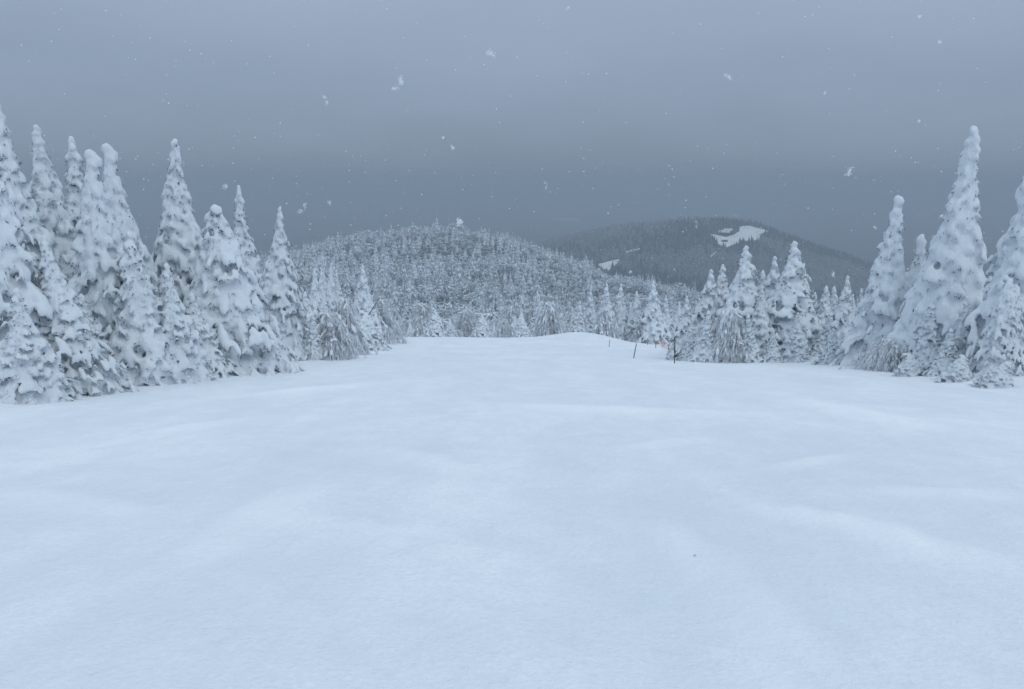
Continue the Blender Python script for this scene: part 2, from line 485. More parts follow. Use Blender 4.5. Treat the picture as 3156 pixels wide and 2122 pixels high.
# ------------------------------------------------------------------ snow-laden spruce
def spruce_meshes(H, R, seed, voxel=.045, power=.85, spire=.16, knob=1.0, gap=.12, lob=1.0, droop=1.25, mat=None, twigs=1.0, topr=.020, skirt=.0, second=None, tip=(0, 0)):
    """meshes of one tree: snow_cover, needles, twigs, trunk"""
    global rng
    rng = np.random.default_rng(seed)
    mat = mat or M_snow
    C = []; D = []; A = []; B = []; Th = []
    NP = []; ND = []; NL = []; NW = []
    TW = []
    bend = np.array([rng.normal(0, .012), rng.normal(0, .012)])*H
    tipd = np.array([tip[0], tip[1]])*H
    def axisp(z): t = z/H; return bend*t*t + tipd*max(0, t-.8)**2*25
    def prof(z):
        t = z/H
        r = R*(1-t)**power
        if skirt: r *= 1+skirt*max(0, .35-t)/.35
        if t > 1-spire: r = min(r, R*(spire)**power*.55 + topr*H)
        return max(r, topr*H)
    axes = [(np.zeros(2), H, 1.0)]
    if second: axes.append((np.array(second[:2]), H*second[2], .72))
    for off, HH, sc in axes:
        z = .05*HH
        ph = rng.uniform(0, 6.28)
        while z < HH*(1-spire*.5):
            r = prof(z*H/HH)*sc*rng.uniform(.86, 1.1)
            n = max(5, int(2*math.pi*r/(.31*lob)))
            ph += 2.4
            for k in range(n):
                if rng.random() < gap*(1.4 if z < .5*HH else .5): continue
                th = ph + 2*math.pi*(k+rng.uniform(-.3, .3))/n
                L = r*rng.uniform(.66, 1.2)*(1+.75*float(vnoise(np.array([th*.95+seed]), np.array([z*1.1/max(.6, H/6)]), seed)[0]))
                o = np.array([math.cos(th), math.sin(th), 0])
                z0 = z + rng.uniform(-.1, .1) + .45*L
                dr = droop*rng.uniform(.8, 1.25)*(1+.5*z/HH)
                sz = lob*rng.uniform(.75, 1.35)
                q = axisp(z)
                st = [0.40, .66, .92] if L > .45 else [.55, .92]
                side = np.array([-o[1], o[0], 0])
                for j, t in enumerate(st):
                    p = o*L*t + np.array([q[0]+off[0], q[1]+off[1], z0 - dr*L*t**1.5 + .12*L*t])
                    tg = o - np.array([0, 0, dr*1.5*t**.5 - .12])
                    tg /= np.linalg.norm(tg)
                    w = (.072+.048*min(L, 1.6))*sz*(1.0 if j < len(st)-1 else .8)
                    p = p + side*rng.normal(0, .03) + rng.normal(0, .010, 3)
                    C.append(p); D.append(tg+rng.normal(0, .08, 3)); A.append(w*rng.uniform(2.1, 3.1)); B.append(w*rng.uniform(.75, 1.1)); Th.append(w*rng.uniform(.6, .8))
                    if L > .35 and j >= 1:
                        for sgn in (-1, 1):
                            if rng.random() < .62:
                                ww = w*rng.uniform(.5, .72)
                                dd = tg + side*sgn*rng.uniform(.12, .45) - np.array([0, 0, rng.uniform(.1, .6)])
                                dd /= np.linalg.norm(dd)
                                p2 = p + side*sgn*w*rng.uniform(.8, 1.4) + dd*ww*rng.uniform(0, 1.5)
                                C.append(p2 + dd*ww*1.4); D.append(dd)
                                A.append(ww*rng.uniform(2.4, 3.6)); B.append(ww*.78); Th.append(ww*.62)
                    # needles hanging below each snow pillow
                    m = int(6*twigs)+1
                    for _ in range(m):
                        NP.append(p + side*rng.uniform(-1, 1)*w*1.3 - np.array([0, 0, w*.5]) + o*rng.uniform(-.5, .7)*w)
                        ND.append(o*rng.uniform(.1, .7) + side*rng.uniform(-.5, .5) + np.array([0, 0, -rng.uniform(.6, 1.5)]))
                        NL.append(w*rng.uniform(.9, 2.3)); NW.append(rng.uniform(.008, .022))
                # a rimed twig or two that sticks out
                if rng.random() < .35*twigs*(1 if z < .45*HH else .0):
                    base = o*L*.8 + np.array([q[0]+off[0], q[1]+off[1], z0 - dr*L*.72])
                    dd = (o*rng.uniform(.6, 1.2)+side*rng.uniform(-.7, .7)+np.array([0, 0, rng.uniform(-.2, .35)]))
                    ln = rng.uniform(.14, .34)
                    tt = np.linspace(0, 1, 5)[:, None]
                    TW.append(base + dd*ln*tt - np.array([0, 0, .55*ln])*tt**2)
            z += (.205+.095*min(r, 1.5))*lob*rng.uniform(.85, 1.15)
        # snow packed solid round the upper stem
        zz = HH*.06
        while zz < HH*(1-spire*.5):
            q = axisp(zz); w = prof(zz*H/HH)*sc*.50
            for _ in range(4 if zz > HH*.25 else 3):
                a = rng.uniform(0, 6.28)
                C.append(np.array([q[0]+off[0]+math.cos(a)*w*.45, q[1]+off[1]+math.sin(a)*w*.45, zz+rng.uniform(-.1, .1)])); D.append(np.array([math.cos(a)*.3, math.sin(a)*.3, -1.]))
                A.append(w*1.3+.06); B.append(w*.72); Th.append(w*.72)
            zz += w*.9+.05
        # the spire: stacked lumps
        zz = HH*(1-spire*.62)
        q = axisp(zz)
        while zz < HH*.995:
            w = topr*H*(1.15-.45*(zz/HH-(1-spire))/spire)*rng.uniform(.6, 1.3)*sc*knob
            q = axisp(zz)
            C.append(np.array([q[0]+off[0]+rng.normal(0, .26*w), q[1]+off[1]+rng.normal(0, .26*w), zz])); D.append(np.array([rng.normal(0, .2), rng.normal(0, .2), 1.]))
            A.append(w*1.25); B.append(w); Th.append(w*rng.uniform(.8, 1))
            for _ in range(2):
                a = rng.uniform(0, 6.28)
                C.append(np.array([q[0]+off[0]+math.cos(a)*w*.8, q[1]+off[1]+math.sin(a)*w*.8, zz-w*.3])); D.append(np.array([math.cos(a)*.5, math.sin(a)*.5, -1.]))
                A.append(w*.8); B.append(w*.5); Th.append(w*.45)
            zz += w*1.05
    C = np.array(C); D = np.array(D); A = np.array(A); B = np.array(B); Th = np.array(Th)
    V, F = blob_arrays(C, D, A, B, Th)
    snow = fuse(V, F, voxel, mat)
    # inner core: ragged dark cone(s) + needle sprays
    core = []
    for off, HH, sc in axes:
        nz_, na = 26, 16
        zs = np.linspace(.02*HH, HH*.68, nz_); th = np.linspace(0, 2*math.pi, na, endpoint=False)
        rad = np.array([prof(z*H/HH)*sc*.38 for z in zs])[:, None]*rng.uniform(.75, 1.15, (nz_, na))
        q = np.array([axisp(z) for z in zs])
        V3 = np.stack([rad*np.cos(th)+q[:, :1]+off[0], rad*np.sin(th)+q[:, 1:]+off[1], np.repeat(zs[:, None], na, 1)+rng.uniform(-.05, .05, (nz_, na))], -1).reshape(-1, 3)
        i, j = np.meshgrid(np.arange(na), np.arange(nz_-1))
        a = (j*na+i).ravel(); bq = (j*na+(i+1) % na).ravel()
        core.append((V3, quad2tri(np.stack([a, bq, bq+na, a+na], -1))))
    sp = spikes(np.array(NP), np.array(ND), np.array(NL), np.array(NW))
    cv, cf = cat(*core)
    Vn, Fn = cat((cv, cf), sp)
    mi = np.concatenate([np.zeros(len(cf)), np.ones(len(sp[1]))])
    need = mesh_np('needles', Vn, Fn, smooth=False, matidx=mi, mats=[M_core, M_need])
    tw = None
    if TW:
        tv, tf = tubes(np.array(TW), np.full(len(TW), .017), np.full(len(TW), .007))
        tw = mesh_np('twigs', tv, tf, M_twig)
    tz = np.linspace(-.4, H*.92, 8)
    tp = np.array([[[*axisp(max(z, 0)), z] for z in tz]])
    tv, tf = tubes(tp, np.array([.016*H+.02]), np.array([.012]), 8)
    trunk = mesh_np('trunk', tv, tf, M_bark)
    return dict(snow_cover=snow, needles=need, twigs=tw, trunk=trunk, H=H, tip=tuple(axisp(H*.97)))

def place(name, meshes, x, y, H, label, cat_, group=None, rot=0, sxy=1.0, lean=(0, 0), sink=.12, z=None):
    k = H/meshes['H']
    r = link(name, None)
    r.location = (x, y, (g1(x, y) if z is None else z)-sink)
    r.rotation_euler = (lean[0], lean[1], rot)
    r.scale = (k*sxy, k*sxy, k)
    tag(r, label, cat_, group)
    for part in ('trunk', 'needles', 'twigs', 'snow_cover'):
        if meshes.get(part):
            c = link(part, meshes[part], r)
            if part in ('needles', 'twigs'): c['kind'] = 'stuff'
    return r

# ------------------------------------------------------------------ arching rimed shrub
def shrub_meshes(H, Rw, seed, n=60, snow=True, voxel=.04, r0=.02, mat=None):
    global rng
    rng = np.random.default_rng(seed)
    P = []; C = []; D = []; A = []; B = []
    P2 = []
    for i in range(n):
        th = rng.uniform(0, 6.28); o = np.array([math.cos(th), math.sin(th), 0]); side = np.array([-o[1], o[0], 0])
        h0 = H*rng.uniform(.12, .97)**.8; L = Rw*rng.uniform(.35, 1.0)*(1.15-.75*h0/H)
        tt = np.linspace(0, 1, 8)
        zz = h0 + .35*L*np.sin(math.pi*np.minimum(tt*1.25, 1)) - h0*rng.uniform(.45, .9)*tt**2.3
        sw = rng.normal(0, .10)*Rw; ox = rng.normal(0, .10, 2)*Rw
        path = o*(L*(1-(1-tt)**1.7))[:, None] + side*(sw*tt**2)[:, None] + np.stack([ox[0]+0*tt, ox[1]+0*tt, zz], -1)
        P.append(path)
        for j in range(2, 8):
            m = rng.integers(3, 8) if snow else rng.integers(2, 6)
            for _ in range(m):
                ln = rng.uniform(.16, .42)*min(1.6, H/2)
                d = o*rng.uniform(-.1, .8)+side*rng.uniform(-1, 1)*.6+np.array([0, 0, rng.uniform(-.5, .2)])
                t4 = np.linspace(0, 1, 4)[:, None]
                P2.append(path[j] + d*ln*.7*t4 - np.array([0, 0, ln*1.1])*t4**1.7)
            if snow and rng.random() < .38:
                w = rng.uniform(.022, .05)*min(1.5, H/1.8)
                C.append(path[j]+np.array([0, 0, .02])); D.append(path[min(j+1, 7)]-path[j-1]); A.append(w*3.2); B.append(w)
    v1 = tubes(np.array(P), np.full(len(P), r0*1.3), np.full(len(P), r0*.5))
    v2 = tubes(np.array(P2), np.full(len(P2), r0*.85), np.full(len(P2), r0*.45))
    V, F = cat(v1, v2)
    br = mesh_np('branches', V, F, mat or M_twig)
    sn = None
    if snow and C:
        A = np.array(A); B = np.array(B)
        sn = fuse(*blob_arrays(np.array(C), np.array(D), A, B*1.1, B*.8), min(voxel, .026), M_snow_b, .02)
    return dict(branches=br, snow_cover=sn, H=H)

def place_shrub(meshes, x, y, H, label, group=None, rot=0, sxy=1.0, name='frosted_shrub', cat_='shrub', sink=.1):
    k = H/meshes['H']; r = link(name, None)
    r.location = (x, y, g1(x, y)-sink); r.rotation_euler = (0, 0, rot); r.scale = (k*sxy, k*sxy, k)
    tag(r, label, cat_, group)
    for part in ('branches', 'snow_cover'):
        if meshes.get(part):
            c = link(part, meshes[part], r)
            c['kind'] = 'stuff'
    return r

# ------------------------------------------------------------------ near trees
T = {}
T['slim'] = spruce_meshes(6.5, 1.45, 11, .042, power=1.05, spire=.15, lob=.80, twigs=1.0, droop=1.5, topr=.015, gap=.08)
T['tall'] = spruce_meshes(7.0, 1.85, 12, .044, power=1.0, spire=.11, topr=.017, lob=.88, droop=1.6, gap=.08)
T['blunt'] = spruce_meshes(6.5, 1.75, 20, .044, power=.9, spire=.10, topr=.028, lob=.92, droop=1.8, gap=.06, tip=(.035, 0), twigs=.8)
T['shaggy'] = spruce_meshes(6.5, 1.95, 13, .044, power=1.0, spire=.12, gap=.13, lob=.80, droop=1.5, mat=M_snow_b, twigs=1.6, skirt=.35, topr=.017)
T['fat'] = spruce_meshes(6.0, 2.3, 14, .046, power=.75, spire=.08, topr=.03, gap=.10, lob=.95, droop=1.7, mat=M_snow_b, twigs=1.5, tip=(.04, .01))
T['smooth'] = spruce_meshes(6.5, 1.85, 15, .046, power=1.1, spire=.18, topr=.024, gap=.03, lob=.92, droop=1.9, twigs=.6, skirt=.25)
T['double'] = spruce_meshes(5.0, 1.5, 16, .042, power=1.05, spire=.13, topr=.027, gap=.04, lob=.85, droop=1.8, twigs=.7, skirt=.3, second=(.62, -.1, .80), tip=(.03, 0))
T['small'] = spruce_meshes(3.8, 1.15, 17, .034, power=1.0, spire=.14, gap=.05, lob=.62, droop=1.7, twigs=.9, topr=.018, skirt=.2)
T['small2'] = spruce_meshes(3.8, 1.3, 18, .034, power=1.0, spire=.12, gap=.08, lob=.62, droop=1.5, mat=M_snow_b, twigs=1.4, topr=.018, skirt=.3)
T['tiny'] = spruce_meshes(1.5, .45, 19, .022, power=.8, spire=.16, gap=.05, lob=.45, droop=1.5, twigs=.6, topr=.05)

SH = [shrub_meshes(1.9, 1.1, 31, 130, r0=.008), shrub_meshes(1.7, 1.3, 32, 130, r0=.008), shrub_meshes(2.2, 1.0, 33, 130, r0=.008)]

def top_tree(kind, px, top, Y, label, sxy=1.0, rot=None, lean=(0, 0), group=None, sink=.12):
    """tree at distance Y under the photo column px whose tip reaches the photo row top"""
    x = x_of(px, (top+1100)/2, Y); xt = x_of(px, top, Y); zt = -tan_of(top)*Y
    H = zt - g1(x, Y) + sink
    ro = rng2.uniform(0, 6.28) if rot is None else rot
    ln = (rng2.normal(0, .022), rng2.normal(0, .022))
    k = H/T[kind]['H']; to = T[kind]['tip']
    v = Euler((ln[0], ln[1], ro)).to_matrix() @ Vector((to[0]*k*sxy, to[1]*k*sxy, H))
    return place('snowy_spruce', T[kind], xt-v.x, Y-v.y, H, label, 'tree', group, ro, sxy, ln, sink)
rng2 = np.random.default_rng(99)

LG = 'snow-laden spruces left of the slope'
RG = 'snow-laden spruces right of the slope'
left = [
 ('shaggy', -12, 300, 21.5, 'tall snow-covered spruce cut off by the left edge of the picture, behind', 1.0),
 ('fat',   -25, 455, 17.0, 'broad snow-covered spruce nearest the camera at the left edge', 1.12),
 ('tall',  108, 368, 23.0, 'narrow snowy spruce, second treetop from the left edge', 1.0),
 ('slim',  218, 412, 24.5, 'thin snowy spruce top between two larger ones, third from the left', 1.15),
 ('blunt',  275, 446, 20.0, 'large snowy spruce with blunt white tip leaning over, fourth from the left', 1.05),
 ('blunt',  325, 427, 22.0, 'snowy spruce with rounded tip close behind the blunt-topped spruce', .95),
 ('tall',  538, 420, 25.0, 'tall snowy spruce with stepped pointed tip standing highest left of the gap', 1.0),
 ('fat',   655, 628, 22.5, 'bushy round-topped snow-laden spruce in front of the stepped pointed one', 1.2),
 ('small', 512, 805, 19.8, 'small snowy spruce standing in front of the bushy round-topped one', 1.2),
 ('slim',  735, 563, 31.0, 'slender snowy spruce with a thin spire behind the bushy round-topped one', 1.0),
 ('shaggy', 862, 632, 28.0, 'dark-gapped snowy spruce standing free with a narrow tip, last big one on the left', .92),
 ('fat',   690, 760, 24.5, 'low snow-heaped spruce hump between the bushy and the slender spruce', .9),
 ('small2', 590, 900, 21.0, 'small drooping snow-covered spruce at the foot of the bushy one', 1.3),
 ('small2', 745, 960, 23.5, 'low snowy spruce at the slope edge before the slender spruce', 1.3),
 ('shaggy', 130, 700, 17.2, 'snowy spruce with fanned lower boughs above the dark hollow', 1.25),
 ('small', 395, 700, 19.5, 'mid-sized snowy spruce filling the gap right of the blunt-topped one', 1.3),
 ('small2', 250, 900, 19.0, 'low wide snowy spruce trailing boughs down to the snow bank', 1.6),
 ('small', 50, 880, 15.6, 'half-buried snowy spruce at the left edge beside the snow bank', 1.5),
 ('small', 968, 822, 43.0, 'pale little spruce with a ragged top, first of four beyond the free-standing one', .9),
 ('small', 990, 824, 46.0, 'pale little spruce with a knob tip, second of four beyond the free-standing one', .8),
 ('small', 1019, 818, 47.0, 'pale pointed little spruce, third of four beyond the free-standing one', .9),
 ('small', 1037, 828, 50.0, 'pale little spruce, lowest tip of four beyond the free-standing one', .8),
 ('small', 1117, 814, 47.0, 'single pointed snowy spruce behind the leaning grey pole', 1.1),
 ('small2', 940, 900, 38.0, 'low snowy spruce behind the skirt of the free-standing one', 1.4),
]
for k, px, top, Y, lab, sxy in left:
    top_tree(k, px, top, Y, lab, sxy*1.1, group=LG)
right = [
 ('small', 2117, 908, 29.5, 'lone pointed snowy spruce directly right of the dark marker pole', 1.05),
 ('small', 2192, 826, 31.0, 'pointed snowy spruce, second from the left in the right-hand clump', 1.15),
 ('small2', 2228, 812, 33.0, 'snowy spruce with a small cross-shaped tip, third in the right-hand clump', .9),
 ('small', 2300, 755, 30.5, 'broad snowy spruce with heavy rounded tip, left of the tallest spire of the clump', 1.2),
 ('small2', 2352, 830, 33.0, 'little snowy spruce top left of the leaning white one', .9),
 ('small', 2388, 788, 32.0, 'snowy spruce with blunt tip close left of the thin tall spire', 1.0),
 ('small', 2414, 835, 34.0, 'narrow snowy treetop just behind the thin tall spire', .8),
 ('small', 2449, 738, 29.5, 'tallest thin white spire in the middle of the right-hand clump', 1.25),
 ('small', 2478, 806, 31.0, 'thick-tipped snowy spruce touching the tall spire on its right', .95),
 ('small2', 2513, 897, 32.0, 'short ragged snowy spruce right of the thick-tipped one', .9),
 ('small2', 2548, 876, 31.0, 'snowy spruce with round bent top beside the hooked one', 1.0),
 ('small2', 2572, 882, 31.5, 'snowy spruce with a top bent sideways like a hook', .9),
 ('small', 2613, 848, 28.0, 'slim knobbly snowy spruce left of the twin-topped tree', .95),
 ('small2', 2650, 930, 28.5, 'low snowy spruce in front of the gap left of the twin-topped tree', .9),
 ('double', 2772, 614, 24.5, 'snowy spruce with two tops, the lower one on its right', 1.12),
 ('smooth', 3005, 388, 22.5, 'tallest and smoothest snow-plastered spruce at the right', 1.08),
 ('smooth', 3205, 400, 19.5, 'large snow-plastered spruce cut off by the right edge of the picture', 1.1),
 ('small', 2982, 908, 19.8, 'small narrow snowy spruce in front of the tallest one on the right', 1.0),
 ('small', 2350, 880, 29.0, 'small snowy spruce before the leaning white one in the clump', 1.0),
 ('small', 2460, 960, 27.6, 'low cone-shaped snowy spruce at the foot of the tall spire', 1.2),
 ('small2', 2560, 960, 28.0, 'low drooping snowy spruce below the hooked one', 1.3),
 ('small2', 2240, 950, 29.3, 'low snowy spruce with rimed boughs before the cross-tipped one', 1.5),
 ('small2', 2700, 950, 25.0, 'snow-laden spruce skirt at the left foot of the twin-topped tree', 1.3),
 ('small2', 2870, 930, 22.0, 'low snowy spruce between the twin-topped tree and the tallest one', 1.4),
 ('fat',  3110, 850, 18.6, 'broad low snowy spruce with deep hollows at the right edge', 1.0),
 ('small2', 2930, 1010, 19.6, 'half-buried snowy spruce at the slope edge below the tallest one', 1.5),
]
for k, px, top, Y, lab, sxy in right:
    rot = R_(180) if k == 'double' else None
    top_tree(k, px, top, Y, lab, sxy*(1.3 if Y > 27 else 1.1), group=RG, rot=(0.0 if k == 'double' else None))
for i, (px, top) in enumerate([(2125, 965), (2160, 915), (2210, 900), (2262, 868), (2330, 880), (2375, 870), (2430, 880), (2490, 890), (2530, 930), (2590, 925), (2630, 905), (2675, 880)]):
    top_tree('small2' if i % 2 else 'small', px, top, 31.5+1.2*(i % 3)-.5, 'snowy spruce half hidden behind the front row of the right-hand clump', 1.3, group='second row of the right-hand clump')
# trees just over the brow
brow = [(1660, 905, 74, 1.0), (1788, 925, 72, 1.1), (1820, 890, 76, .95), (1870, 872, 72, 1.0), (1914, 872, 73, 1.0), (1963, 893, 72, 1.0), (2013, 862, 70, 1.15), (2053, 908, 78, .9), (1700, 958, 78, .9), (1605, 950, 86, .9), (1765, 945, 84, .9), (1945, 930, 80, 1.0), (2095, 930, 72, 1.0)]
blab = ['single dark-gapped spruce just over the brow, left of the row', 'short spruce over the brow, first of the row', 'spruce over the brow with a ragged tip, second of the row', 'slim pointed spruce over the brow, third of the row', 'slim pointed spruce over the brow, fourth of the row',
        'shorter spruce over the brow left of the highest of the row', 'highest pointed spruce of the row over the brow', 'faint little spruce just right of the highest over the brow', 'low spruce over the brow beside the single one', 'small spruce over the brow left of the single one',
        'low spruce behind the first of the row over the brow', 'low spruce half hidden between two taller ones over the brow', 'small spruce over the brow behind the orange net']
for (px, top, Y, sxy), lab in zip(brow, blab):
    top_tree('small2' if px in (1660, 1788) else 'small', px, top, Y, lab, sxy*1.2, group='spruces standing just over the brow')

# woods behind both edges
def filler(side, n, ymin, ymax, seed):
    r = np.random.default_rng(seed); c = 0
    kinds = ['small', 'small2', 'slim', 'shaggy']
    while c < n:
        y = r.uniform(ymin, ymax)
        x = side*(r.uniform(11.5, 15+.25*y) if side < 0 else r.uniform(12, 16+.30*y))
        k = kinds[r.integers(0, 4)]
        px = 1578+x/y*FOC
        toprow = r.uniform(820, 960) if side < 0 else r.uniform(880, 980)
        H = -tan_of(toprow)*y - g1(x, y)
        if px < -250 or px > 3400: H = r.uniform(3.5, 6)
        if H < 1.5: H = r.uniform(1.5, 3)
        H = min(H, 7)
        c += 1
        place('snowy_spruce', T[k], x, y, H,
              'snow-laden spruce in the thick woods behind the %s edge trees' % ('left' if side < 0 else 'right'), 'tree',
              'background spruces behind the %s edge' % ('left' if side < 0 else 'right'), r.uniform(0, 6.28), r.uniform(.85, 1.1))
filler(-1, 60, 17, 62, 5)
filler(1, 60, 20, 62, 6)

# tiny snow figure of a sapling
x, y = hit(884, 1101); place('snowy_sapling', T['tiny'], x, y, 1.0, 'knee-high snow-capped sapling like a white figure at the left slope edge', 'tree', None, .4, 1.0)
x, y = hit(1990, 1098)

# shrubs along the edges
sh_spots = [
 (1000, 1108, 1.7, 1.5, 'large arching rimed shrub at the skirt of the free-standing spruce'),
 (955, 1112, 1.3, 1.5, 'rimed shrub with bare twigs on the snow beside the snow-capped sapling'),
 (1060, 1092, 2.3, 1.0, 'tall drooping rimed shrub left of the leaning grey pole'),
 (1105, 1080, 1.7, 1.2, 'rounded rimed shrub at the foot of the leaning grey pole'),
 (1150, 1058, 2.6, 1.2, 'drooping rimed shrub right of the leaning grey pole'),
 (1188, 1047, 1.9, 1.2, 'last low rimed shrub where the left edge meets the brow'),
 (560, 1118, 1.2, 1.5, 'low rimed shrub at the foot of the small front spruce on the left'),
 (690, 1115, 1.1, 1.5, 'low drooping rimed shrub between sapling and bushy spruce'),
 (430, 1145, 1.0, 1.5, 'half-buried rimed shrub reaching over the snow beside the broken log'),
 (330, 1165, .9, 1.5, 'half-buried rimed shrub on the left snow bank, twigs poking out'),
 (210, 1190, .8, 1.4, 'small half-buried rimed shrub on the left snow bank under the spruces'),
 (100, 1205, .8, 1.4, 'small half-buried rimed shrub near the left edge of the picture'),
 (2140, 1113, 1.0, .8, 'rimed shrub at the foot of the dark marker pole'),
 (2195, 1116, 1.5, 1.0, 'drooping rimed shrub second from the dark marker pole'),
 (2250, 1116, 1.9, 1.3, 'tall arching rimed shrub in front of the right-hand clump'),
 (2320, 1117, 1.4, 1.4, 'wide rimed shrub in front of the broad spruce of the clump'),
 (2400, 1118, 1.0, 1.3, 'low rimed shrub left of the cone-shaped little spruce'),
 (2505, 1116, .75, 1.7, 'low round snow-capped bush at the right slope edge'),
 (2590, 1122, 1.0, 1.4, 'low rimed shrub left of the twin-topped tree'),
 (2760, 1148, 1.0, 1.6, 'rimed shrub with thin bare twigs at the foot of the twin-topped tree'),
 (2850, 1160, .8, 1.6, 'low thin-twigged rimed shrub right of the twin-topped tree'),
 (2990, 1180, .8, 1.7, 'low snow-draped shrub below the tallest spruce on the right'),
 (3110, 1200, .8, 1.5, 'low snow-draped shrub near the right edge of the picture'),
]
for i, (px, py, H, sx, lab) in enumerate(sh_spots):
    x, y = hit(px, py)
    if i not in (0, 2, 4, 5, 14, 19):
        lab = lab.replace('bush', 'spruce').replace('shrub', 'young spruce')
        fat_ = px < 500 or px > 2650 or 'round' in lab
        place('snowy_spruce', T['fat' if fat_ else 'small2'], x, y+.7, H*(1.35 if fat_ else 1.3), lab, 'tree', 'young spruces along the slope edges', rng2.uniform(0, 6.28), 2.3 if fat_ else 1.5, (rng2.normal(0, .16), rng2.normal(0, .16)) if fat_ else (0, 0), .5 if fat_ else .2)
    else: place_shrub(SH[i % 3], x, y+.5, H, lab, 'rimed shrubs along the slope edges', rng2.uniform(0, 6.28), sx)

# ------------------------------------------------------------------ woods beyond the brow
def mini_spruce(seed, H=5., R=.95, layers=9, per=9):
    r = np.random.default_rng(seed); V = []; F = []
    def leaf(p, o, L, w, dz):
        s = np.array([-o[1], o[0], 0]); b = len(V)
        tip = p+o*L+np.array([0, 0, -dz])
        midp = p+o*L*.55+np.array([0, 0, -dz*.35])
        V.extend([p, midp+s*w, tip, midp-s*w, midp+np.array([0, 0, w*.7])])
        F.extend([[b, b+1, b+4], [b+1, b+2, b+4], [b+2, b+3, b+4], [b+3, b, b+4]])
    for i in range(layers):
        t = i/layers; z = H*(.10+.86*t); rad = R*(1-t)**.85*r.uniform(.85, 1.12)
        n = max(4, int(per*(1-t)+3)); ph = r.uniform(0, 6)
        for k in range(n):
            th = ph+6.283*(k+r.uniform(-.3, .3))/n
            leaf(np.array([0, 0, z+.1]), np.array([math.cos(th), math.sin(th), 0]), rad*r.uniform(.8, 1.15)+.05, rad*r.uniform(.16, .30)+.03, rad*r.uniform(.7, 1.2)+.1)
    b = len(V)
    for z, w in ((H*.85, .11), (H, .02)):
        for k in range(4): V.append(np.array([math.cos(k*1.57)*w, math.sin(k*1.57)*w, z]))
    for k in range(4):
        k2 = (k+1) % 4; F.extend([[b+k, b+k2, b+4+k2], [b+k, b+4+k2, b+4+k]])
    # inner cone: its steep sides take the dark tone, shade put into the colour
    b = len(V); V.append(np.array([0, 0, H*.95]))
    for k in range(6): V.append(np.array([math.cos(k*1.047)*R*.68, math.sin(k*1.047)*R*.68, 0]))
    for k in range(6): F.append([b, b+1+k, b+1+(k+1) % 6])
    return np.array(V), np.array(F)

MS = [mini_spruce(s, 5., R, 15, 15) for s, R in ((1, 1.25), (2, 1.05), (3, 1.45))]
MS_mesh = [mesh_np('crown', v, f, M_hilltree, smooth=False) for v, f in MS]
MSH = [shrub_meshes(3.2, 1.9, 50+i, 56, False, r0=.036) for i in range(3)]
for d in MSH: d['branches'].materials.clear(); d['branches'].materials.append(M_hillwood)
tv, tf = tubes(np.array([[[0, 0, -.5], [0, 0, 1.], [0, 0, 3.5]]]), np.array([.10]), np.array([.03]), 5)
TRK = mesh_np('trunk', tv, tf, M_bark)

def scatter(n, x0, x1, y0, y1, seed, mind):
    """rough poisson scatter by jittered grid"""
    r = np.random.default_rng(seed)
    gx_, gy_ = np.meshgrid(np.arange(x0, x1, mind), np.arange(y0, y1, mind))
    P = np.stack([gx_.ravel(), gy_.ravel()], -1) + r.uniform(-.48, .48, (gx_.size, 2))*mind
    return P
P = scatter(0, -190, 150, 68, 545, 21, 3.4)
# keep what falls inside a generous view wedge
px = 1578+P[:, 0]/P[:, 1]*FOC
keep = (px > 560) & (px < 2800)
y = P[:, 1]; x = P[:, 0]
keep &= ~((y < 92) & (px > 1640) & (px < 2120) & (np.random.default_rng(4).random(len(P)) < .6))
thin = np.random.default_rng(3).random(len(P))
keep &= thin < np.where(y < 170, .95, np.where(y < 470, .66, .22))
P = P[keep]; x = P[:, 0]; y = P[:, 1]
wood = vnoise(x/22, y/26, 77)+.5*vnoise(x/7, y/7, 78)
rr = np.random.default_rng(8)
p_wood = np.clip(.40 + wood*1.5 + .45*np.exp(-((x-48)/40)**2-((y-330)/60)**2) + .60*(y < 140), .05, .9)
is_wood = rr.random(len(P)) < p_wood
gz = ground(x, y, False)
Hs = np.where(is_wood, rr.uniform(2.2, 3.8, len(P)), rr.uniform(3.0, 7.2, len(P)))
Hs = np.where((y < 118) & ~is_wood, rr.uniform(1.6, 3.0, len(P)), Hs); Hs *= np.where(y < 95, .8, 1.0)*(1+.7*vnoise(x/14, y/18, 55))*np.random.default_rng(6).uniform(.8, 1.2, len(P))
